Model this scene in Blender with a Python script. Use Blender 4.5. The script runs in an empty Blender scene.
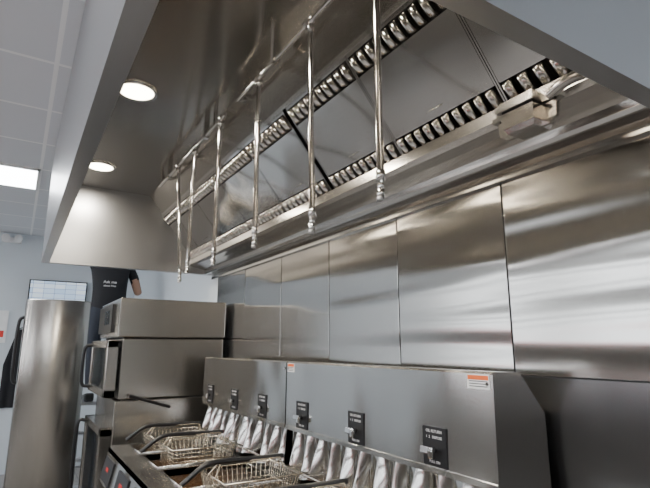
import bpy, bmesh, math, random
from mathutils import Vector, Matrix, Euler
random.seed(4)
SC = bpy.context.scene
COL = SC.collection
# world axes: x = toward the steel wall (d), y = along the wall (a), z = up
WALL = 1.37; CEIL = 2.95; FAR = 7.43

# ------------------------------------------------------------------ materials
def mat_base(name):
    m = bpy.data.materials.new(name); m.use_nodes = True
    nt = m.node_tree; b = nt.nodes['Principled BSDF']
    return m, nt, b

def plain(name, col, rough=0.5, metal=0.0, spec=0.5, noise=0.04, nscale=12):
    m, nt, b = mat_base(name)
    b.inputs['Metallic'].default_value = metal
    b.inputs['Specular IOR Level'].default_value = spec
    tc = nt.nodes.new('ShaderNodeTexCoord')
    n = nt.nodes.new('ShaderNodeTexNoise'); n.inputs['Scale'].default_value = nscale
    nt.links.new(tc.outputs['Object'], n.inputs['Vector'])
    mx = nt.nodes.new('ShaderNodeMix'); mx.data_type = 'RGBA'
    c = Vector(col)
    lo = [max(0, x * (1 - noise * 2)) for x in c]; hi = [min(1, x * (1 + noise * 2)) for x in c]
    mx.inputs[6].default_value = (*lo, 1); mx.inputs[7].default_value = (*hi, 1)
    nt.links.new(n.outputs['Fac'], mx.inputs[0])
    nt.links.new(mx.outputs[2], b.inputs['Base Color'])
    b.inputs['Roughness'].default_value = rough
    return m

def steel(name, col=(0.60, 0.59, 0.57), rough=0.26, brush=(60, 1.5, 60), wave=(1, 1.2, 4), wamp=0.002, rvar=0.02, cvar=0.03, tangent=None, aniso=0.75):
    m, nt, b = mat_base(name)
    b.inputs['Metallic'].default_value = 1.0
    tc = nt.nodes.new('ShaderNodeTexCoord')
    mp = nt.nodes.new('ShaderNodeMapping'); mp.inputs['Scale'].default_value = brush
    nt.links.new(tc.outputs['Object'], mp.inputs['Vector'])
    n1 = nt.nodes.new('ShaderNodeTexNoise'); n1.inputs['Scale'].default_value = 4; n1.inputs['Detail'].default_value = 2
    nt.links.new(mp.outputs[0], n1.inputs['Vector'])
    mp2 = nt.nodes.new('ShaderNodeMapping'); mp2.inputs['Scale'].default_value = wave
    nt.links.new(tc.outputs['Object'], mp2.inputs['Vector'])
    n2 = nt.nodes.new('ShaderNodeTexNoise'); n2.inputs['Scale'].default_value = 1.6; n2.inputs['Detail'].default_value = 0.0
    nt.links.new(mp2.outputs[0], n2.inputs['Vector'])
    mr = nt.nodes.new('ShaderNodeMapRange')
    mr.inputs['To Min'].default_value = rough - rvar; mr.inputs['To Max'].default_value = rough + rvar
    nt.links.new(n1.outputs['Fac'], mr.inputs['Value'])
    nt.links.new(mr.outputs[0], b.inputs['Roughness'])
    mx = nt.nodes.new('ShaderNodeMix'); mx.data_type = 'RGBA'
    mx.inputs[6].default_value = (*[x * (1 - cvar) for x in col], 1); mx.inputs[7].default_value = (*[min(1, x * (1 + cvar)) for x in col], 1)
    nt.links.new(n1.outputs['Fac'], mx.inputs[0]); nt.links.new(mx.outputs[2], b.inputs['Base Color'])
    bp = nt.nodes.new('ShaderNodeBump'); bp.inputs['Distance'].default_value = wamp; bp.inputs['Strength'].default_value = 1
    nt.links.new(n2.outputs['Fac'], bp.inputs['Height'])
    nt.links.new(bp.outputs[0], b.inputs['Normal'])
    if tangent:
        b.inputs['Anisotropic'].default_value = aniso
        cx = nt.nodes.new('ShaderNodeCombineXYZ')
        for i in range(3): cx.inputs[i].default_value = tangent[i]
        nt.links.new(cx.outputs[0], b.inputs['Tangent'])
    return m

def emit(name, col, s):
    m, nt, b = mat_base(name)
    b.inputs['Base Color'].default_value = (*col, 1)
    b.inputs['Emission Color'].default_value = (*col, 1)
    b.inputs['Emission Strength'].default_value = s
    return m

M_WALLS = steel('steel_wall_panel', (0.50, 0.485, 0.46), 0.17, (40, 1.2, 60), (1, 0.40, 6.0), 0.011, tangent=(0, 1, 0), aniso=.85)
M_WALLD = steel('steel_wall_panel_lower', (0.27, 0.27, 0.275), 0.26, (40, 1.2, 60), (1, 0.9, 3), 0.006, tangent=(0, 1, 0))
M_HOOD = steel('steel_hood', (0.50, 0.475, 0.445), 0.20, (40, 1.5, 40), (1.2, 0.8, 1.2), 0.011, tangent=(0, 1, 0))
M_HOODO = steel('steel_hood_outside', (0.47, 0.475, 0.49), 0.3, (40, 1.5, 40), (1.2, 0.8, 1.2), 0.003)
M_FILT = steel('steel_filter', (0.62, 0.60, 0.57), 0.13, (30, 3, 30), (2, 2, 2), 0.016)
M_VANE = steel('steel_vane', (0.72, 0.70, 0.67), 0.18, (30, 3, 30), (2, 2, 2), 0.001)
M_CHROME = steel('chrome_pipe', (0.74, 0.73, 0.72), 0.12, (20, 20, 5), (3, 3, 3), 0.0004)
M_FRY = steel('steel_fryer', (0.55, 0.54, 0.52), 0.20, (40, 2, 40), (1, 2.6, 1.2), 0.018, tangent=(0, 0, 1), aniso=.6)
M_PLEAT = steel('steel_pleats', (0.48, 0.465, 0.44), 0.15, (40, 2, 40), (4, 4, 3), 0.004)
M_OVEN = steel('steel_oven', (0.53, 0.51, 0.48), 0.26, (40, 40, 1.5), (2, 2, 1), 0.004)
M_CAB = steel('steel_cabinet', (0.46, 0.44, 0.41), 0.26, (60, 60, 1.0), (2.0, 2.0, 0.3), 0.012, tangent=(0, 0, 1))
M_WIRE = plain('basket_wire', (0.72, 0.66, 0.55), 0.25, 1.0)
M_BLACK = plain('black_plastic', (0.012, 0.012, 0.014), 0.35)
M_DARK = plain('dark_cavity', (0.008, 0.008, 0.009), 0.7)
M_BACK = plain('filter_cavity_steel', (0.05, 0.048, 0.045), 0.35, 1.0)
M_GASK = plain('dark_joint', (0.03, 0.03, 0.03), 0.6)
M_WHITE = plain('white_paint', (0.8, 0.8, 0.8), 0.5)
M_LBLW = plain('label_white', (0.85, 0.85, 0.85), 0.5)
M_LBLO = plain('label_orange', (0.85, 0.16, 0.03), 0.5)
M_RED = plain('red_paint', (0.7, 0.03, 0.02), 0.45)
M_LED = emit('red_led_strip', (1.0, 0.05, 0.03), 2.2)
M_GLASS = plain('oven_door_glass', (0.02, 0.025, 0.03), 0.08)
M_WALLP = plain('painted_wall', (0.66, 0.71, 0.75), 0.6, nscale=2, noise=0.02)
M_WALLO = plain('painted_wall_brown', (0.22, 0.20, 0.175), 0.6, nscale=2, noise=0.02)
M_OIL = plain('frying_oil', (0.16, 0.07, 0.015), 0.1)
M_SKIN = plain('skin', (0.45, 0.26, 0.18), 0.5)
M_HAIR = plain('hair', (0.02, 0.014, 0.01), 0.6)
M_SHIRT = plain('black_shirt', (0.014, 0.014, 0.017), 0.85)
M_PANTS = plain('dark_trousers', (0.03, 0.035, 0.05), 0.85)
M_ALU = plain('aluminium', (0.6, 0.6, 0.62), 0.4, 1.0)
M_CAN = emit('lamp_warm', (1.0, 0.88, 0.68), 20)
M_PANEL = emit('ceiling_panel_light', (0.95, 0.98, 1.0), 16)

def mat_screen():
    m, nt, b = mat_base('monitor_screen')
    tc = nt.nodes.new('ShaderNodeTexCoord')
    br = nt.nodes.new('ShaderNodeTexBrick'); br.inputs['Scale'].default_value = 4
    br.offset = 0
    br.inputs['Color1'].default_value = (0.45, 0.62, 0.85, 1); br.inputs['Color2'].default_value = (0.75, 0.85, 0.95, 1)
    br.inputs['Mortar'].default_value = (0.2, 0.3, 0.45, 1); br.inputs['Mortar Size'].default_value = .012
    mp = nt.nodes.new('ShaderNodeMapping'); mp.inputs['Rotation'].default_value = (math.radians(90), 0, 0)
    nt.links.new(tc.outputs['Object'], mp.inputs['Vector']); nt.links.new(mp.outputs[0], br.inputs['Vector'])
    nt.links.new(br.outputs['Color'], b.inputs['Emission Color']); b.inputs['Emission Strength'].default_value = 1.2
    b.inputs['Base Color'].default_value = (0.02, 0.02, 0.02, 1)
    return m
M_SCREEN = mat_screen()

def mat_ceiling():
    m, nt, b = mat_base('ceiling_tiles')
    tc = nt.nodes.new('ShaderNodeTexCoord')
    br = nt.nodes.new('ShaderNodeTexBrick')
    br.offset = 0; br.inputs['Scale'].default_value = 1.0
    br.inputs['Brick Width'].default_value = 0.61; br.inputs['Row Height'].default_value = 0.61
    br.inputs['Mortar Size'].default_value = 0.012
    br.inputs['Color1'].default_value = (0.70, 0.715, 0.74, 1); br.inputs['Color2'].default_value = (0.74, 0.755, 0.78, 1)
    br.inputs['Mortar'].default_value = (0.92, 0.92, 0.92, 1)
    mp = nt.nodes.new('ShaderNodeMapping'); mp.inputs['Location'].default_value = (-0.03, 0.34, 0)
    nt.links.new(tc.outputs['Object'], mp.inputs['Vector']); nt.links.new(mp.outputs[0], br.inputs['Vector'])
    nt.links.new(br.outputs['Color'], b.inputs['Base Color']); b.inputs['Roughness'].default_value = 0.85
    return m
M_CEIL = mat_ceiling()
def mat_floor():
    m, nt, b = mat_base('quarry_tile')
    tc = nt.nodes.new('ShaderNodeTexCoord')
    br = nt.nodes.new('ShaderNodeTexBrick'); br.offset = 0
    br.inputs['Brick Width'].default_value = 0.2; br.inputs['Row Height'].default_value = 0.2; br.inputs['Scale'].default_value = 1
    br.inputs['Mortar Size'].default_value = 0.006
    br.inputs['Color1'].default_value = (0.25, 0.235, 0.22, 1); br.inputs['Color2'].default_value = (0.28, 0.265, 0.25, 1)
    br.inputs['Mortar'].default_value = (0.14, 0.13, 0.13, 1)
    nt.links.new(tc.outputs['Object'], br.inputs['Vector'])
    nt.links.new(br.outputs['Color'], b.inputs['Base Color']); b.inputs['Roughness'].default_value = 0.4
    return m
M_FLOOR = mat_floor()

# ------------------------------------------------------------------ helpers
def empty(name):
    o = bpy.data.objects.new(name, None); COL.objects.link(o); return o
def add(name, me, mat, parent=None):
    o = bpy.data.objects.new(name, me); COL.objects.link(o)
    if mat: me.materials.append(mat)
    if parent: o.parent = parent
    return o
def finish_bm(name, bm, mat, parent, bevel=0, smooth=False, seg=2):
    if bevel > 0:
        bmesh.ops.bevel(bm, geom=bm.edges[:], offset=bevel, segments=seg, affect='EDGES', profile=0.6)
    bmesh.ops.recalc_face_normals(bm, faces=bm.faces[:])
    me = bpy.data.meshes.new(name); bm.to_mesh(me); bm.free()
    if smooth:
        for p in me.polygons: p.use_smooth = True
    return add(name, me, mat, parent)
def bm_box(bm, x0, x1, y0, y1, z0, z1):
    r = bmesh.ops.create_cube(bm, size=1)
    for v in r['verts']:
        v.co = Vector((x0 + (v.co.x + .5) * (x1 - x0), y0 + (v.co.y + .5) * (y1 - y0), z0 + (v.co.z + .5) * (z1 - z0)))
    return r['verts']
def box(name, x0, x1, y0, y1, z0, z1, mat, parent=None, bevel=0.0, seg=2):
    bm = bmesh.new(); bm_box(bm, x0, x1, y0, y1, z0, z1)
    return finish_bm(name, bm, mat, parent, bevel, seg=seg)
def boxes(name, lst, mat, parent=None, bevel=0.0):
    bm = bmesh.new()
    for b in lst: bm_box(bm, *b)
    return finish_bm(name, bm, mat, parent, bevel, seg=1)
def prism(name, prof, a0, a1, mat, parent=None, bevel=0.0):
    bm = bmesh.new()
    v0 = [bm.verts.new((d, a0, z)) for d, z in prof]; v1 = [bm.verts.new((d, a1, z)) for d, z in prof]
    n = len(prof); bm.faces.new(v0); bm.faces.new(v1[::-1])
    for i in range(n): bm.faces.new((v0[i], v0[(i + 1) % n], v1[(i + 1) % n], v1[i]))
    return finish_bm(name, bm, mat, parent, bevel)
def tubes(name, paths, r, mat, parent=None, cyclic=False, res=4):
    cu = bpy.data.curves.new(name, 'CURVE'); cu.dimensions = '3D'; cu.bevel_depth = r; cu.bevel_resolution = res; cu.use_fill_caps = True
    for pts in paths:
        s = cu.splines.new('POLY'); s.points.add(len(pts) - 1)
        for p, c in zip(s.points, pts): p.co = (*c, 1)
        s.use_cyclic_u = cyclic
    t = bpy.data.objects.new('tmp', cu); COL.objects.link(t)
    bpy.context.view_layer.update()
    me = bpy.data.meshes.new_from_object(t.evaluated_get(bpy.context.evaluated_depsgraph_get()))
    bpy.data.objects.remove(t)
    me.materials.clear()
    for p in me.polygons: p.use_smooth = True
    return add(name, me, mat, parent)
def smooth_path(pts, n=6):
    P = [Vector(p) for p in pts]; P = [P[0] * 2 - P[1]] + P + [P[-1] * 2 - P[-2]]
    out = []
    for i in range(1, len(P) - 2):
        for k in range(n):
            t = k / n; a, b, c, d = P[i - 1], P[i], P[i + 1], P[i + 2]
            out.append(0.5 * ((2 * b) + (c - a) * t + (2 * a - 5 * b + 4 * c - d) * t * t + (3 * b - a - 3 * c + d) * t ** 3))
    out.append(P[-2]); return out
def cyl(name, c, r, h, mat, parent=None, axis='Z', r2=None, seg=28, bevel=0):
    bm = bmesh.new(); bmesh.ops.create_cone(bm, cap_ends=True, segments=seg, radius1=r, radius2=r if r2 is None else r2, depth=h)
    if axis == 'X': bmesh.ops.rotate(bm, verts=bm.verts, matrix=Matrix.Rotation(math.pi / 2, 3, 'Y'))
    if axis == 'Y': bmesh.ops.rotate(bm, verts=bm.verts, matrix=Matrix.Rotation(-math.pi / 2, 3, 'X'))
    bmesh.ops.translate(bm, verts=bm.verts, vec=c)
    o = finish_bm(name, bm, mat, parent)
    for p in o.data.polygons: p.use_smooth = len(p.vertices) == 4
    return o
def text(name, s, loc, size, mat, parent, rot=(math.pi / 2, 0, -math.pi / 2)):
    cu = bpy.data.curves.new(name, 'FONT'); cu.body = s; cu.size = size; cu.align_x = 'CENTER'; cu.extrude = 0.0003
    t = bpy.data.objects.new('tmp', cu); COL.objects.link(t); bpy.context.view_layer.update()
    me = bpy.data.meshes.new_from_object(t.evaluated_get(bpy.context.evaluated_depsgraph_get())); bpy.data.objects.remove(t)
    me.materials.clear()
    me.transform(Matrix.Translation(loc) @ Euler(rot).to_matrix().to_4x4())
    return add(name, me, mat, parent)

# ------------------------------------------------------------------ room shell
X0 = -4.6; Y0 = -4.0; XW = WALL + 0.012
box('floor', X0, XW, Y0, FAR, -0.1, 0, M_FLOOR)
box('ceiling', X0, XW, Y0, FAR, CEIL, CEIL + 0.1, M_CEIL)
box('wall_right', XW, XW + 0.12, Y0, FAR, 0, CEIL, M_WALLP)
box('wall_far', X0, XW + .12, FAR, FAR + 0.12, 0, CEIL, M_WALLP)
box('wall_back', X0, XW + .12, Y0 - 0.12, Y0, 0, CEIL, M_WALLO)
wins = [(-3.2, -1.2), (-0.6, 1.6), (2.2, 4.4), (5.0, 6.9)]  # unseen windows, added and set high to mirror bright bands in the steel
WB, WT = 1.25, 2.72
wl = [(X0 - .12, X0, Y0, FAR, 0, WB), (X0 - .12, X0, Y0, FAR, WT, CEIL)]
e = Y0
for w0, w1 in wins:
    wl.append((X0 - .12, X0, e, w0, WB, WT)); e = w1
wl.append((X0 - .12, X0, e, FAR, WB, WT))
boxes('wall_left', wl, M_WALLO)
for i, (w0, w1) in enumerate(wins):
    m = (w0 + w1) / 2
    boxes('added_window_%d' % (i + 1), [(X0 - .08, X0 - .02, w0, w0 + .05, WB, WT), (X0 - .08, X0 - .02, w1 - .05, w1, WB, WT),
          (X0 - .08, X0 - .02, w0, w1, WB, WB + .05), (X0 - .08, X0 - .02, w0, w1, WT - .05, WT), (X0 - .08, X0 - .02, w0, w1, 2.22, 2.34), (X0 - .08, X0 - .02, w0, w1, 1.78, 1.86), (X0 - .08, X0 - .02, m - .025, m + .025, WB, WT)], M_GASK)
box('trim_1', X0, X0 + .02, Y0, FAR, 0.70, 0.78, M_RED)
ctr = empty('added_counter')  # unseen dark counter, added for contrast in the steel's reflections
box('body', -2.9, -2.3, -2.0, 5.0, 0, 1.0, M_WALLO, ctr)
box('top', -2.95, -2.2, -2.05, 5.05, 1.0, 1.04, M_GASK, ctr, 0.004)
box('screen', -2.62, -2.58, -2.0, 5.0, 1.04, 1.395, M_WALLO, ctr)
box('screen_led_rail', -2.61, -2.56, -2.0, 5.0, 1.395, 1.425, M_LED, ctr)

def panel(x0, x1, y0, y1):
    r = empty('ceiling_light_panel')
    box('diffuser', x0 + .02, x1 - .02, y0 + .02, y1 - .02, CEIL - .012, CEIL - .002, M_PANEL, r)
    boxes('frame', [(x0, x1, y0, y0 + .02, CEIL - .015, CEIL), (x0, x1, y1 - .02, y1, CEIL - .015, CEIL), (x0, x0 + .02, y0, y1, CEIL - .015, CEIL), (x1 - .02, x1, y0, y1, CEIL - .015, CEIL)], M_WHITE, r)
for (px, py) in [(-1.19, 4.54), (-1.19, .88), (-1.19, -2.2), (-3.6, 4.54), (-3.6, .88), (-3.6, -2.2), (-3.6, 2.7), (-1.19, -.95)]:  # first is in view; unseen extras added for bright bands in the steel
    panel(px, px + 1.22, py, py + .61)

# ------------------------------------------------------------------ stainless wall cladding
clad = empty('stainless_wall_cladding')
seams = [-1.2, -0.62, -0.06, 0.50, 1.054, 1.61, 2.165, 2.72, 3.30, 3.88]
g = 0.0030
for i in range(len(seams) - 1):
    o = box('upper_panel_%d' % i, WALL, XW, seams[i] + g, seams[i + 1] - g, 1.415, 2.06, M_WALLS, clad, 0.0015)
    off = Vector((0, .35 * i, 0.012 * ((i * 5) % 4)))
    o.data.transform(Matrix.Translation(off)); o.location = -off
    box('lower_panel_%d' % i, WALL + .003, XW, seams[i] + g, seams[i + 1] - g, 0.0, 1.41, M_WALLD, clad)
boxes('joints', [(WALL + .006, XW, seams[0], seams[-1], 0, 2.06)], M_GASK, clad)
prism('top_moulding', [(WALL - .018, 2.055), (WALL - .018, 2.075), (WALL - .008, 2.097), (XW, 2.097), (XW, 2.055)], .49, 3.99, M_VANE, clad)

# ------------------------------------------------------------------ exhaust hood
hood = empty('exhaust_hood')
HB = 2.097; HT = 2.696; A0 = 0.49; A1 = 4.03
box('front_outer_skin', .10, .103, A0, A1, HB, CEIL - .002, M_HOODO, hood)
box('front_inner_skin', .147, .15, A0 + .05, A1 - .05, HB, HT, M_HOOD, hood)
box('front_lip', .10, .15, A0, A1, HB - .004, HB, M_HOODO, hood)
box('near_end_outer', .10, WALL - .001, A0, A0 + .003, HB, CEIL - .002, M_HOODO, hood)
box('near_end_inner', .15, WALL - .001, A0 + .047, A0 + .05, HB, HT, M_HOOD, hood)
box('near_end_lip', .15, WALL - .001, A0, A0 + .05, HB - .004, HB, M_HOODO, hood)
box('far_end_outer', .10, WALL - .001, A1 - .003, A1, HB, CEIL - .002, M_HOODO, hood)
box('far_end_inner', .15, WALL - .001, A1 - .05, A1 - .047, HB, HT, M_HOODO, hood)
box('far_end_lip', .15, WALL - .001, A1 - .05, A1, HB - .004, HB, M_HOODO, hood)
box('inner_top', .15, .84, A0 + .05, A1 - .05, HT, HT + .01, M_HOOD, hood)
IA0 = A0 + .05; IA1 = A1 - .05
def fp(a, s, n):
    return Vector((1.2 - .628 * s - .779 * n, a, 2.2 + .779 * s - .628 * n))
def slab(bm, a0, a1, s0, s1, n0, n1):
    vs = [bm.verts.new(fp(a, s, n)) for n in (n0, n1) for a, s in ((a0, s0), (a1, s0), (a1, s1), (a0, s1))]
    for f in ((0, 1, 2, 3), (7, 6, 5, 4), (0, 4, 5, 1), (1, 5, 6, 2), (2, 6, 7, 3), (3, 7, 4, 0)):
        bm.faces.new([vs[i] for i in f])
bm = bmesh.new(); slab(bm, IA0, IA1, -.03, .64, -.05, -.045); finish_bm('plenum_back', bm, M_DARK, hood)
bm = bmesh.new(); slab(bm, IA0, IA1, .455, .64, -.045, .0); finish_bm('plenum_upper_plate', bm, M_HOOD, hood)
bm = bmesh.new(); slab(bm, IA0, IA1, .448, .466, 0, .010); finish_bm('filter_top_rail', bm, M_VANE, hood)
prism('grease_gutter', [(1.365, 2.097), (1.30, 2.097), (1.295, 2.125), (1.225, 2.142), (1.175, 2.150), (1.160, 2.165), (1.162, 2.205), (1.172, 2.205), (1.176, 2.178), (1.215, 2.175), (1.365, 2.20)], IA0, IA1, M_HOOD, hood, 0.0)
prism('gutter_lip', [(1.302, 2.093), (1.290, 2.093), (1.283, 2.104), (1.283, 2.13), (1.30, 2.13)], IA0, IA1, M_VANE, hood, 0.0)
fb = [IA0, 0.86, 1.335, 1.81, 2.285, 2.76, 3.235, 3.71, IA1]
bmF = bmesh.new(); bmV = bmesh.new(); bmD = bmesh.new(); bmC = bmesh.new()
def vane_row(bm, a0, a1, sc):
    # row of leaning flat louvre tabs with rounded ends and dark slots between
    n = max(2, int(round((a1 - a0) / .047))); p = (a1 - a0) / n
    hs = .0360
    prof = [(.10, -.016), (.13, .006), (.18, .018), (.26, .0245), (.40, .027), (.62, .026), (.70, .022), (.73, .014)]
    for i in range(n):
        b = a0 + p * i
        rows = []
        for s, kn, ka in ((-1, .25, .70), (-.93, .75, .88), (-.80, .97, 1), (0, 1, 1), (.80, .97, 1), (.93, .75, .88), (1, .25, .70)):
            row = []
            for a, nn in prof:
                aa = .42 + (a - .42) * ka
                row.append(bm.verts.new(fp(b + p * (aa + .09 * s), sc + hs * s, -.016 + (nn + .016) * kn)))
            rows.append(row)
        for r in range(len(rows) - 1):
            for q in range(len(prof) - 1):
                bm.faces.new((rows[r][q], rows[r][q + 1], rows[r + 1][q + 1], rows[r + 1][q]))
for i in range(len(fb) - 1):
    a0 = fb[i] + .0015; a1 = fb[i + 1] - .0015
    if abs(fb[i] - 1.81) < .01: a0 += .026
    slab(bmF, a0, a1, .0, .013, -.02, .006); slab(bmF, a0, a1, .434, .448, -.02, .006)
    slab(bmF, a0, a0 + .005, .013, .434, -.02, .008); slab(bmF, a1 - .005, a1, .013, .434, -.02, .008)
    slab(bmC, a0 + .0052, a1 - .0052, .090, .354, -.01, .008)
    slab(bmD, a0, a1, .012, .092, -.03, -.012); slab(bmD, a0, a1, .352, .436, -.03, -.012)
    vane_row(bmV, a0 + .006, a1 - .006, .0515); vane_row(bmV, a0 + .006, a1 - .006, .394)
bmesh.ops.bevel(bmC, geom=bmC.edges[:], offset=.0025, segments=2, affect='EDGES')
finish_bm('filter_frames', bmF, M_FILT, hood)
finish_bm('filter_faces', bmC, M_FILT, hood)
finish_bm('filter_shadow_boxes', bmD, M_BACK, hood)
o = finish_bm('filter_vanes', bmV, M_VANE, hood, smooth=True)
md = o.modifiers.new('s', 'SOLIDIFY'); md.thickness = .0015
paths = []
for i in range(1, len(fb) - 1):
    ac = (fb[i] + fb[i + 1]) / 2
    for s in (.12,):
        paths.append([fp(ac - .025, s, .006), fp(ac - .025, s, .018), fp(ac + .025, s, .018), fp(ac + .025, s, .006)])
tubes('filter_pull_handles', paths, .0018, M_CHROME, hood)
for i, a in enumerate((1.12, 2.29, 3.46)):  # nearest lamp is out of view, added for its light
    bm = bmesh.new(); seg = 40; c = Vector((.365, a, HT))
    rings = []
    for r, z in ((.098, 0), (.098, -.006), (.092, -.010), (.080, -.008), (.076, 0.0)):
        rings.append([bm.verts.new(c + Vector((r * math.cos(t * 2 * math.pi / seg), r * math.sin(t * 2 * math.pi / seg), z - .0005))) for t in range(seg)])
    for k in range(len(rings) - 1):
        for t in range(seg): bm.faces.new((rings[k][t], rings[k][(t + 1) % seg], rings[k + 1][(t + 1) % seg], rings[k + 1][t]))
    finish_bm('light_trim_ring_%d' % i, bm, M_CHROME, hood, smooth=True)
    cyl('light_lens_%d' % i, (.365, a, HT - .004), .078, .006, M_CAN, hood, seg=40)
    L = bpy.data.lights.new('hood_lamp', 'AREA'); L.shape = 'DISK'; L.size = .15; L.energy = 12; L.color = (1, .91, .76)
    lo = bpy.data.objects.new('hood_lamp_%d' % i, L); lo.location = (.365, a, HT - .012); COL.objects.link(lo); lo.parent = hood

# grease cup on gutter
cup = empty('grease_cup'); cup.parent = hood
def rbox(name, x0, x1, y0, y1, z0, z1, rad, mat, taper=1.0):
    bm = bmesh.new(); bm_box(bm, x0, x1, y0, y1, z0, z1)
    bmesh.ops.bevel(bm, geom=[e for e in bm.edges if abs(e.verts[0].co.z - e.verts[1].co.z) > (z1 - z0) * .5], offset=rad, segments=6, affect='EDGES')
    cx, cy = (x0 + x1) / 2, (y0 + y1) / 2
    for v in bm.verts:
        if v.co.z < (z0 + z1) / 2: v.co.x = cx + (v.co.x - cx) * taper; v.co.y = cy + (v.co.y - cy) * taper
    return finish_bm(name, bm, mat, cup)
rbox('cup_base', 1.075, 1.155, .675, .835, 2.066, 2.080, .034, M_VANE, .86)
rbox('cup_body', 1.068, 1.162, .665, .845, 2.080, 2.122, .040, M_HOOD, .96)
rbox('cup_seal', 1.072, 1.158, .67, .84, 2.122, 2.126, .038, M_GASK)
rbox('cup_rim', 1.056, 1.174, .650, .860, 2.126, 2.140, .046, M_VANE)
rbox('cup_lid', 1.066, 1.164, .66, .85, 2.140, 2.155, .042, M_HOOD)
tubes('cup_bracket', [smooth_path([(1.10, .68, 2.135), (1.10, .63, 2.15), (1.13, .59, 2.165), (1.17, .555, 2.175)])], .014, M_HOOD, cup)
tubes('cup_hook', [[(1.15, .845, 2.14), (1.165, .855, 2.15), (1.168, .84, 2.17)]], .005, M_CHROME, cup)

# ------------------------------------------------------------------ fire suppression piping
fire = empty('fire_suppression_piping')
RD = .76; RZ = 2.62
drops = [(.95, .95, RD, 1.885), (1.325, 1.30, RD, 1.87), (1.755, 1.75, RD, 1.90), (2.215, 2.23, RD, 1.895), (2.63, 2.655, RD, 1.91), (2.98, 2.87, .78, 1.885)]
tubes('rails', [[(RD, .62, RZ), (RD, 1.98, RZ)], [(RD, 2.15, RZ), (RD, 3.45, RZ)]], .0105, M_CHROME, fire, res=6)
tubes('risers', [[(RD, 2.30, RZ), (RD, 2.30, HT - .001)], [(RD, 1.10, RZ), (RD, 1.10, HT - .001)], [(RD, 1.98, RZ), (RD + .05, 2.02, RZ + .03), (.80, 2.05, HT - .001)], [(RD, 3.45, RZ), (RD + .02, 3.5, RZ + .03), (.79, 3.5, HT - .001)]], .0105, M_CHROME, fire, res=6)
dp = []
for at, ab, db, zb in drops: dp.append([(RD, at, RZ), (db, ab, zb + .03)])
tubes('drop_pipes', dp, .0100, M_CHROME, fire, res=6)
for i, (at, ab, db, zb) in enumerate(drops):
    cyl('tee_%d' % i, (RD, at, RZ), .0155, .06, M_CHROME, fire, 'Y', seg=20)
    cyl('tee_neck_%d' % i, (RD, at, RZ - .025), .0155, .035, M_CHROME, fire, seg=20)
    cyl('coupling_%d' % i, (db, ab, zb + .05), .0130, .03, M_CHROME, fire, seg=6)
    cyl('nozzle_%d' % i, (db, ab, zb + .022), .009, .03, M_CHROME, fire, seg=16)
    cyl('nozzle_tip_%d' % i, (db, ab, zb), .009, .022, M_CHROME, fire, r2=.013, seg=16)
    cyl('nozzle_cap_%d' % i, (db - .004, ab, zb - .014), .008, .010, M_ALU, fire, seg=16)
fire_br = []
for a in (.8, 1.6, 2.45, 3.2):
    fire_br.append((RD - .014, RD + .014, a - .012, a + .012, RZ - .014, HT - .001))
boxes('pipe_hangers', fire_br, M_FILT, fire)

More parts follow.
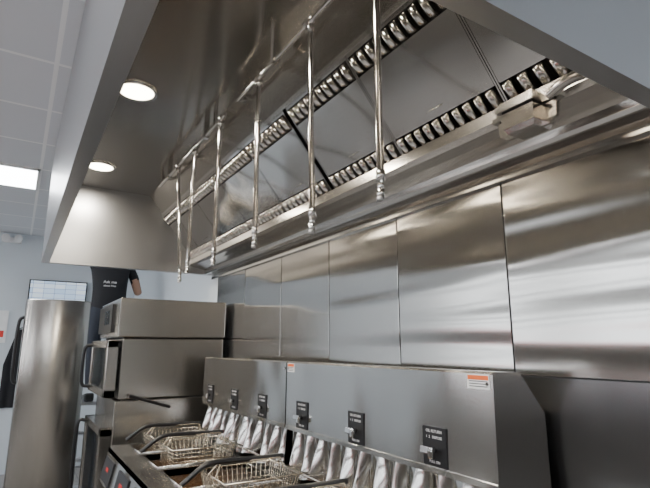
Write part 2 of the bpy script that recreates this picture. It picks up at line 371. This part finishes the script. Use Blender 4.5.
# ------------------------------------------------------------------ fryers
def fryer(a0, a1, vats):
    f = empty('deep_fryer')
    prism('flue_housing', [(1.12, 1.134), (1.116, 1.142), (1.12, 1.426), (1.126, 1.433), (1.235, 1.429), (1.335, 1.31), (1.335, .90), (1.15, .90), (1.15, 1.134)], a0 + .003, a1 - .003, M_FRY, f, 0.0)
    boxes('housing_hem', [(1.1125, 1.1165, a0 + .003, a1 - .003, 1.128, 1.146)], M_FRY, f, .001)
    cyl('screw_l', (1.1165, a0 + .02, 1.40), .005, .004, M_CHROME, f, 'X', seg=12)
    cyl('screw_r', (1.1165, a1 - .02, 1.40), .005, .004, M_CHROME, f, 'X', seg=12)
    for i, v in enumerate(vats):
        box('switch_plate_%d' % i, 1.113, 1.1185, v - .05, v + .05, 1.148, 1.262, M_BLACK, f, .001)
        text('switch_text_%d' % i, 'OIL RETURN', (1.1125, v, 1.245), .012, M_LBLW, f)
        text('switch_text_b%d' % i, '1  2   DISPOSE', (1.1125, v, 1.228), .011, M_LBLW, f)
        text('switch_text_c%d' % i, 'PULL ON', (1.1125, v, 1.158), .011, M_LBLW, f)
        cyl('knob_stem_%d' % i, (1.102, v, 1.196), .008, .022, M_CHROME, f, 'X', seg=16)
        prism('knob_lever_%d' % i, [(1.088, 1.186), (1.098, 1.182), (1.100, 1.204), (1.092, 1.206)], v - .012, v + .040, M_CHROME, f, .002)
        box('knob_grip_%d' % i, 1.084, 1.100, v - .018, v + .002, 1.174, 1.200, M_CHROME, f, .004)
    bm = bmesh.new(); NA = int((a1 - a0 - .04) / .004); prev = None
    for k in range(NA + 1):
        a = a0 + .02 + k * .004
        idx = int((a - a0) / .0995); ph = ((a - a0) % .0995) / .0995
        w = max(0, 1 - abs(ph - .45) / .42) ** .8
        col = []
        for j in range(9):
            t = j / 8
            z = 1.15 - (.20 + .012 * ((idx * 7) % 3 - 1)) * t
            d = 1.148 - .006 * t - w * (.004 + .050 * t) + .003 * math.sin(a * 31 + t * 5)
            col.append(bm.verts.new((d, a + .012 * t * math.sin(idx * 2.3), z)))
        if prev:
            for j in range(8): bm.faces.new((prev[j], col[j], col[j + 1], prev[j + 1]))
        prev = col
    finish_bm('pleated_deflector', bm, M_PLEAT, f, smooth=True)
    box('lower_backsplash', 1.15, 1.153, a0 + .003, a1 - .003, .90, 1.14, M_BACK, f)
    lst = [(.55, .665, a0 + .003, a1 - .003, .885, .917), (1.075, 1.15, a0 + .003, a1 - .003, .885, .917)]
    sv = sorted(vats); edges = [a0 + .003] + [(sv[i] + sv[i + 1]) / 2 for i in range(len(sv) - 1)] + [a1 - .003]
    for i, e in enumerate(edges):
        w0 = e - .03 if i else e; w1 = e + .03 if i < len(edges) - 1 else e
        lst.append((.665, 1.075, w0 - (0.025 if i == len(edges) - 1 else 0), w1 + (0.025 if i == 0 else 0), .885, .917))
    boxes('deck', lst, M_FRY, f)
    for i in range(len(edges) - 1):
        e0 = edges[i] + .03; e1 = edges[i + 1] - .03
        boxes('well_%d' % i, [(.66, .665, e0, e1, .55, .915), (1.075, 1.08, e0, e1, .55, .915), (.66, 1.08, e0 - .005, e0, .55, .915), (.66, 1.08, e1, e1 + .005, .55, .915)], M_FRY, f)
        box('oil_%d' % i, .665, 1.075, e0, e1, .55, .80, M_OIL, f)
        tubes('well_rim_%d' % i, [[(.663, e0, .919), (.663, e1, .919), (1.076, e1, .919), (1.076, e0, .919)]], .004, M_FRY, f, cyclic=True)
    tubes('basket_hanger_bar', [[(1.088, a0 + .04, .975), (1.088, a1 - .04, .975)]], .005, M_CHROME, f)
    boxes('hanger_brackets', [(1.083, 1.14, a, a + .012, .915, .98) for a in (a0 + .05, (a0 + a1) / 2, a1 - .06)], M_FRY, f)
    prism('front_control_face', [(.55, .915), (.55, .885), (.515, .73), (.60, .73), (.655, .885), (.655, .915)], a0 + .003, a1 - .003, M_FRY, f)
    for i, v in enumerate(sv):
        def cp(t, n): return (.55 - .035 * t - .975 * n, .885 - .155 * t + .22 * n)
        p = [cp(.12, 0), cp(.88, 0), cp(.88, .006), cp(.12, .006)]
        prism('control_display_%d' % i, p, v - .13, v + .13, M_BLACK, f)
        p = [cp(.40, .006), cp(.52, .006), cp(.52, .008), cp(.40, .008)]
        prism('display_red_%d' % i, p, v - .03, v + .03, M_RED, f)
        box('door_%d' % i, .565, .585, v - .195, v + .195, .16, .72, M_FRY, f, .004)
        tubes('door_handle_%d' % i, [[(.566, v - .1, .66), (.54, v - .1, .66), (.54, v + .1, .66), (.566, v + .1, .66)]], .006, M_CHROME, f)
    boxes('cabinet', [(.585, 1.33, a0 + .003, a0 + .02, .13, .885), (.585, 1.33, a1 - .02, a1 - .003, .13, .885), (1.31, 1.33, a0, a1, .13, .885), (.585, 1.33, a0 + .003, a1 - .003, .13, .15)], M_FRY, f)
    for i, (x, y) in enumerate([(.66, a0 + .08), (.66, a1 - .08), (1.26, a0 + .08), (1.26, a1 - .08)]):
        cyl('caster_stem_%d' % i, (x, y, .105), .015, .06, M_CHROME, f, seg=12)
        cyl('caster_wheel_%d' % i, (x, y, .04), .04, .03, M_BLACK, f, 'Y', seg=20)
    return f
f1 = fryer(.932, 2.147, [1.165, 1.576, 1.988])
f2 = fryer(2.151, 3.36, [2.407, 2.79, 3.205])
def sticker(par, a0, a1, z0, z1):
    box('warning_label', 1.1175, 1.1190, a0, a1, z0, z1, M_LBLW, par)
    box('warning_band', 1.1168, 1.1176, a0 + .003, a1 - .003, z1 - (z1 - z0) * .38, z1 - .003, M_LBLO, par)
    boxes('warning_print', [(1.1168, 1.1176, a0 + .008, a1 - .008, z0 + .006 + .007 * k, z0 + .008 + .007 * k) for k in range(3)], M_GASK, par)
sticker(f1, .945, 1.025, 1.385, 1.425)
sticker(f1, 2.07, 2.135, 1.385, 1.425)

# ------------------------------------------------------------------ baskets
def basket(a, hz=1.03, w=.30, d0=.74, d1=1.075):
    b = empty('fryer_basket')
    zt = .985; zb = .865
    def ring(ins, z): return [(d0 + ins, a - w / 2 + ins, z), (d0 + ins, a + w / 2 - ins, z), (d1 - ins, a + w / 2 - ins, z), (d1 - ins, a - w / 2 + ins, z)]
    tubes('rim', [ring(0, zt)], .0035, M_WIRE, b, cyclic=True)
    tubes('bottom_ring', [ring(.025, zb)], .003, M_WIRE, b, cyclic=True)
    P = []
    n = 14
    for i in range(n + 1):
        t = i / n
        y0 = a - w / 2 + w * t; y1 = a - w / 2 + .025 + (w - .05) * t
        P.append([(d0, y0, zt), (d0 + .025, y1, zb), (d1 - .025, y1, zb), (d1, y0, zt)])
        x0 = d0 + (d1 - d0) * t; x1 = d0 + .025 + (d1 - d0 - .05) * t
        P.append([(x0, a - w / 2, zt), (x1, a - w / 2 + .025, zb), (x1, a + w / 2 - .025, zb), (x0, a + w / 2, zt)])
    tubes('mesh_wires', P, .0014, M_WIRE, b, res=1)
    R = []
    for k in range(1, 6):
        t = k / 6; q = ring(.025 * t, zt + (zb - zt) * t); R.append(q)
    tubes('mesh_hoops', R, .0014, M_WIRE, b, cyclic=True, res=1)
    tubes('handle_yoke', [[(d1 - .02, a - .02, zt), (1.04, a - .012, hz), (.90, a - .010, hz)], [(d1 - .02, a + .02, zt), (1.04, a + .012, hz), (.90, a + .010, hz)],
                          [(d0, a - .04, zt), (d0 + .03, a - .010, hz)], [(d0, a + .04, zt), (d0 + .03, a + .010, hz)]], .0035, M_WIRE, b)
    tubes('grip', [smooth_path([(1.06, a, hz + .002), (.90, a, hz + .005), (.76, a, hz + .008), (.70, a, hz - .004), (.64, a, hz - .045), (.615, a, hz - .062)])], .0105, M_BLACK, b, res=5)
    tubes('hook', [[(d1, a - .05, zt), (1.092, a - .05, .987), (1.099, a - .05, .972)], [(d1, a + .05, zt), (1.092, a + .05, .987), (1.099, a + .05, .972)]], .003, M_WIRE, b)
    return b
for a in (3.19, 2.80, 2.06, 1.56, 1.16): basket(a)

# ------------------------------------------------------------------ combi oven stack
ov = empty('combi_oven')
OA, OB = 3.57, 4.40
box('lower_body', .60, 1.33, OA + .01, OB, .15, 1.15, M_OVEN, ov, .006)
box('middle_body', .62, 1.33, OA + .02, OB, 1.16, 1.555, M_OVEN, ov, .006)
box('top_section', .585, 1.335, OA, OB + .02, 1.565, 1.83, M_OVEN, ov, .008)
boxes('dark_seams', [(.64, 1.32, OA + .03, OB - .01, 1.15, 1.165), (.63, 1.32, OA + .03, OB - .01, 1.55, 1.57)], M_DARK, ov)
box('control_panel', .565, .587, OA + .20, OB - .03, 1.60, 1.80, M_BLACK, ov, .003)
box('control_display', .562, .566, OA + .30, OA + .50, 1.66, 1.76, M_GLASS, ov)
for i, z in enumerate((1.17, .36)):
    zt = z + (.375 if i == 0 else .62)
    boxes('door_frame_%d' % i, [(.53, .60, OA + .03, OB, z, z + .05), (.53, .60, OA + .03, OB, zt - .05, zt), (.53, .60, OA + .03, OA + .09, z, zt), (.53, .60, OB - .06, OB, z, zt)], M_OVEN, ov, .003)
    box('door_glass_%d' % i, .54, .59, OA + .085, OB - .055, z + .045, zt - .045, M_GLASS, ov)
    tubes('door_handle_%d' % i, [smooth_path([(.53, OB - .04, zt - .03), (.48, OB - .04, zt - .05), (.47, OB - .04, (z + zt) / 2), (.48, OB - .04, z + .05), (.53, OB - .04, z + .03)])], .013, M_BLACK, ov)
tubes('side_hose_handle', [[(.68, OA - .03, 1.185), (.95, OA - .03, 1.10)], [(.70, OA + .015, 1.175), (.70, OA - .03, 1.179)], [(.93, OA + .015, 1.106), (.93, OA - .03, 1.106)]], .011, M_BLACK, ov)
boxes('feet', [(x, x + .05, y, y + .05, 0, .15) for x in (.64, 1.25) for y in (OA + .04, OB - .1)], M_GASK, ov)

# ------------------------------------------------------------------ tall stainless holding cabinet (bowed front)
cab = empty('stainless_holding_cabinet')
bm = bmesh.new()
pts = [(.052, 5.12), (.047, 5.11)]
N = 24
for k in range(N + 1):
    t = k / N; x = .047 + .476 * t
    pts.append((x, 4.66 - .075 * (1 - (2 * t - 1) ** 2) ** .6))
pts += [(.523, 5.11), (.518, 5.12)]
z0, z1 = .12, 1.875
lo_ = [bm.verts.new((x, y, z0)) for x, y in pts]; hi_ = [bm.verts.new((x, y, z1)) for x, y in pts]
top = [bm.verts.new((.285 + (x - .285) * .985, 4.87 + (y - 4.87) * .985, z1 + .006)) for x, y in pts]
n = len(pts)
for i in range(n):
    bm.faces.new((lo_[i], lo_[(i + 1) % n], hi_[(i + 1) % n], hi_[i])); bm.faces.new((hi_[i], hi_[(i + 1) % n], top[(i + 1) % n], top[i]))
bm.faces.new(lo_[::-1]); bm.faces.new(top)
o = finish_bm('body', bm, M_CAB, cab)
for p in o.data.polygons: p.use_smooth = abs(p.normal.z) < .3 and p.center.y < 4.67
tubes('door_handle', [smooth_path([(.048, 4.70, 1.74), (.015, 4.69, 1.70), (.008, 4.69, 1.50), (.015, 4.69, 1.26), (.048, 4.70, 1.22)])], .013, M_BLACK, cab)
for i, (x, y) in enumerate([(.1, 4.70), (.47, 4.70), (.1, 5.06), (.47, 5.06)]):
    cyl('caster_%d' % i, (x, y, .05), .05, .03, M_BLACK, cab, 'Y', seg=20); cyl('stem_%d' % i, (x, y, .1), .015, .06, M_CHROME, cab, seg=12)

# ------------------------------------------------------------------ far wall items
mon = empty('wall_monitor')
box('bezel', .08, .76, FAR - .07, FAR - .03, 1.98, 2.36, M_BLACK, mon, .004)
box('screen', .095, .745, FAR - .073, FAR - .069, 1.995, 2.345, M_SCREEN, mon)
box('mount', .35, .49, FAR - .03, FAR, 2.1, 2.25, M_BLACK, mon)
em = empty('emergency_light')
box('housing', -.28, -.06, FAR - .05, FAR, 2.82, 2.89, M_WHITE, em, .015, 3)
for i, x in enumerate((-.24, -.10)):
    cyl('lamp_head_%d' % i, (x, FAR - .08, 2.87), .048, .06, M_WHITE, em, 'Y', r2=.03)
bo = empty('wall_notice_board')
box('board', -.42, -.10, FAR - .02, FAR, 1.55, 1.95, M_LBLW, bo)
boxes('print', [(-.38, -.25, FAR - .023, FAR - .02, 1.78, 1.9), (-.22, -.13, FAR - .023, FAR - .02, 1.62, 1.7)], M_RED, bo)
boxes('print_dark', [(-.38, -.2, FAR - .023, FAR - .02, 1.6 + k * .03, 1.61 + k * .03) for k in range(4)], M_GASK, bo)
ap = empty('hanging_apron')
bm = bmesh.new(); prev = None
for k in range(25):
    t = k / 24; x = -.06 + .34 * t
    col = []
    for j in range(12):
        s = j / 11; wd = .35 + .65 * min(1, s * 2.2)
        col.append(bm.verts.new((.08 + (x - .11) * wd, FAR - .035 - .02 * math.sin(t * 19) * s, 1.72 - .95 * s)))
    if prev:
        for j in range(11): bm.faces.new((prev[j], col[j], col[j + 1], prev[j + 1]))
    prev = col
finish_bm('cloth', bm, M_SHIRT, ap, smooth=True)
cyl('hook', (.08, FAR - .025, 1.735), .008, .05, M_CHROME, ap, 'Y', seg=12)
tubes('strap', [[(.02, FAR - .035, 1.72), (.08, FAR - .035, 1.745), (.14, FAR - .035, 1.72)]], .006, M_SHIRT, ap)

# ------------------------------------------------------------------ step ladder
PZ = .97
lad = empty('step_ladder')
LX, LY = .80, 5.62
P = []
for s in (-1, 1):
    P.append([(LX + s * .24, LY - .38, 0.012), (LX + s * .20, LY - .10, PZ - .01)])
    P.append([(LX + s * .24, LY + .40, 0.012), (LX + s * .20, LY + .14, PZ - .01)])
P.append([(LX - .24, LY + .3, .3), (LX + .24, LY + .3, .3)])
tubes('rails', P, .013, M_ALU, lad)
box('platform', LX - .22, LX + .22, LY - .16, LY + .18, PZ - .025, PZ - .001, M_ALU, lad, .003)
for i in range(3):
    z = .24 + i * .23; y = LY - .38 + .28 * (z / PZ)
    box('step_%d' % i, LX - .23, LX + .23, y - .045, y + .045, z - .012, z + .012, M_ALU, lad, .003)

# ------------------------------------------------------------------ person on ladder (facing the far wall)
per = empty('person_in_black_shirt')
FX, FY, FZ = .80, 5.62, PZ
V = []; R = []; E = []; TAG = {}
def jv(x, y, z, r, par=None):
    V.append((FX + x, FY + y, FZ + z)); R.append(r)
    if par is not None: E.append((par, len(V) - 1))
    return len(V) - 1
pel = jv(0, 0, .93, (.17, .12))
w = jv(0, .0, 1.07, (.18, .12), pel); ch = jv(0, .0, 1.22, (.19, .13), w); uc = jv(0, -.005, 1.35, (.17, .11), ch); nb = jv(0, -.005, 1.465, (.066, .062), uc); nk = jv(0, .01, 1.53, (.055, .055), nb)
hands = []
for s in (-1, 1):
    hip = jv(s * .095, 0, .86, (.092, .095), pel); kn = jv(s * .11, .03, .48, (.062, .062), hip); cf = jv(s * .115, .0, .33, (.056, .056), kn); an = jv(s * .115, -.01, .12, (.04, .042), cf)
    sh = jv(s * .165, .0, 1.385, (.066, .064), uc)
    if s < 0:   # left arm raised to the ceiling
        s2 = jv(s * .225, .08, 1.47, (.056, .054), sh)
        el = jv(s * .33, .22, 1.56, (.044, .044), s2); fo = jv(s * .31, .26, 1.66, (.041, .041), el); wr = jv(s * .26, .30, 1.80, (.028, .024), fo)
        up = Vector((-s * .1, .25, 1)).normalized()
    else:       # right arm bent at the side, hand up in front
        s2 = jv(s * .225, .0, 1.29, (.055, .054), sh)
        el = jv(s * .295, .03, 1.10, (.044, .044), s2); fo = jv(s * .30, .13, 1.17, (.041, .041), el); wr = jv(s * .27, .25, 1.29, (.028, .024), fo)
        up = Vector((-.1, .6, .75)).normalized()
    hands.append((s, Vector(V[wr]), up))
me = bpy.data.meshes.new('body'); me.from_pydata(V, E, [])
t = bpy.data.objects.new('tmp', me); COL.objects.link(t)
sk = t.modifiers.new('sk', 'SKIN'); sk.use_smooth_shade = True
for i, r in enumerate(R): me.skin_vertices[0].data[i].radius = r
me.skin_vertices[0].data[0].use_root = True
ss = t.modifiers.new('ss', 'SUBSURF'); ss.levels = 2; ss.render_levels = 2
bpy.context.view_layer.update()
bme = bpy.data.meshes.new_from_object(t.evaluated_get(bpy.context.evaluated_depsgraph_get())); bpy.data.objects.remove(t)
bme.materials.clear()
ys = [v.co.y - FY for v in bme.vertices if 1.1 < v.co.z - FZ < 1.3]
body = add('body', bme, M_SHIRT, per); bme.materials.append(M_PANTS); bme.materials.append(M_SKIN)
for p in bme.polygons:
    c = p.center; z = c.z - FZ; xx = c.x - FX; p.use_smooth = True
    if z < .93: p.material_index = 1
    elif abs(xx) < .10 and z > 1.485: p.material_index = 2
    elif xx < -.2 and z > 1.53: p.material_index = 2
    elif xx > .215 and z < 1.25: p.material_index = 2
    elif xx > .215 and c.y - FY > .09: p.material_index = 2
    else: p.material_index = 0
def skin_chain(name, chains, mat, parent):
    Vv = []; Ee = []; Rr = []; roots = []
    for ch_ in chains:
        b0 = len(Vv); roots.append(b0)
        for k, (p, r) in enumerate(ch_):
            Vv.append(p); Rr.append(r)
            if k: Ee.append((b0 + k - 1, b0 + k))
    m_ = bpy.data.meshes.new(name); m_.from_pydata(Vv, Ee, [])
    o_ = bpy.data.objects.new('tmp', m_); COL.objects.link(o_)
    o_.modifiers.new('sk', 'SKIN')
    for i, r in enumerate(Rr): m_.skin_vertices[0].data[i].radius = (r, r) if not isinstance(r, tuple) else r
    for i in roots: m_.skin_vertices[0].data[i].use_root = True
    q = o_.modifiers.new('ss', 'SUBSURF'); q.levels = 2; q.render_levels = 2
    bpy.context.view_layer.update()
    n_ = bpy.data.meshes.new_from_object(o_.evaluated_get(bpy.context.evaluated_depsgraph_get())); bpy.data.objects.remove(o_)
    n_.materials.clear()
    for p in n_.polygons: p.use_smooth = True
    return add(name, n_, mat, parent)
for s, wv, up in hands:
    side = Vector((-s, 0, 0)); nrm = side.cross(up) * (1 if s > 0 else -1)
    if nrm.y < 0: nrm = -nrm
    chains = [[(wv, .024), (wv + up * .04, .030), (wv + up * .085, .034)]]
    for k in range(4):
        L = (.062, .074, .070, .055)[k]; off = side * (.028 - .019 * k)
        b = wv + up * .08 + off
        chains.append([(b, .0095), (b + up * L * .5 + nrm * .006, .009), (b + up * L * .8 + nrm * .018, .0085), (b + up * L * .95 + nrm * .030, .0075)])
    b = wv + up * .025 + side * .022
    chains.append([(b, .012), (b + up * .03 + side * .022 + nrm * .01, .0105), (b + up * .052 + side * .034 + nrm * .018, .009)])
    skin_chain('hand_%s' % ('r' if s > 0 else 'l'), chains, M_SKIN, per)
hc = Vector((FX, FY + .03, FZ + 1.635))
bm = bmesh.new(); bmesh.ops.create_uvsphere(bm, u_segments=28, v_segments=20, radius=1)
for v in bm.verts:
    c = v.co.copy(); jaw = max(0, -c.z)
    x = c.x * .076 * (1 - .28 * jaw); y = c.y * .096 * (1 - .12 * jaw) + .010 * jaw; z = c.z * .118
    if c.y > .9 and -.35 < c.z < .05: y += .018 * (1 - abs(c.x) * 4 if abs(c.x) < .25 else 0)
    v.co = hc + Vector((x, y, z))
finish_bm('head', bm, M_SKIN, per, smooth=True)
bm = bmesh.new(); bmesh.ops.create_uvsphere(bm, u_segments=28, v_segments=16, radius=1)
for v in list(bm.verts):
    c = v.co.copy(); v.co = hc + Vector((c.x * .082, c.y * .102 - .006, c.z * .124))
bmesh.ops.delete(bm, geom=[v for v in bm.verts if (v.co.z < hc.z - .05) or (v.co.y > hc.y + .03 and v.co.z < hc.z + .055)], context='VERTS')
finish_bm('hair', bm, M_HAIR, per, smooth=True)
for s in (-1, 1):
    bm = bmesh.new(); bmesh.ops.create_uvsphere(bm, u_segments=12, v_segments=8, radius=1)
    for v in bm.verts: v.co = hc + Vector((s * .079 + v.co.x * .008, -.005 + v.co.y * .018, -.01 + v.co.z * .03))
    finish_bm('ear', bm, M_SKIN, per, smooth=True)
    bm = bmesh.new(); bmesh.ops.create_uvsphere(bm, u_segments=12, v_segments=8, radius=.011)
    bmesh.ops.translate(bm, verts=bm.verts, vec=hc + Vector((s * .03, .082, .005)))
    finish_bm('eye', bm, M_LBLW, per, smooth=True)
    bm = bmesh.new(); bmesh.ops.create_uvsphere(bm, u_segments=12, v_segments=8, radius=.006)
    bmesh.ops.translate(bm, verts=bm.verts, vec=hc + Vector((s * .03, .089, .005)))
    finish_bm('pupil', bm, M_HAIR, per, smooth=True)
    bm = bmesh.new(); bm_box(bm, FX + s * .115 - .045, FX + s * .115 + .045, FY - .10, FY + .16, FZ, FZ + .085)
    for v in bm.verts:
        if v.co.y > FY and v.co.z > FZ + .05: v.co.z -= .035
    finish_bm('shoe', bm, M_BLACK, per, .02, smooth=True)
box('mouth', hc.x - .022, hc.x + .022, hc.y + .083, hc.y + .092, hc.z - .062, hc.z - .055, M_RED, per, .002)
text('shirt_print', 'Ask me', (FX - .02, FY + min(ys) - .004, FZ + 1.18), .042, M_LBLW, per, rot=(math.pi / 2, 0, 0))
text('shirt_print_b', 'about fries', (FX - .02, FY + min(ys) - .004, FZ + 1.145), .028, M_LBLW, per, rot=(math.pi / 2, 0, 0))

# ------------------------------------------------------------------ world and light
w = bpy.data.worlds.new('World'); SC.world = w; w.use_nodes = True
w.node_tree.nodes['Background'].inputs['Color'].default_value = (0.88, 0.94, 1.0, 1)
w.node_tree.nodes['Background'].inputs['Strength'].default_value = 6.5

# ------------------------------------------------------------------ camera
cam = bpy.data.cameras.new('cam'); co = bpy.data.objects.new('camera', cam); COL.objects.link(co)
cam.sensor_width = 36; cam.lens = 27.14; cam.clip_start = .02
right = Vector((.8494, -.5277, 0)).normalized(); fwd = Vector((.5164, .8313, .2057)).normalized(); up = right.cross(fwd)
m = Matrix((right, up, -fwd)).transposed().to_4x4(); m.translation = (0, 0, 1.5)
co.matrix_world = m
SC.camera = co
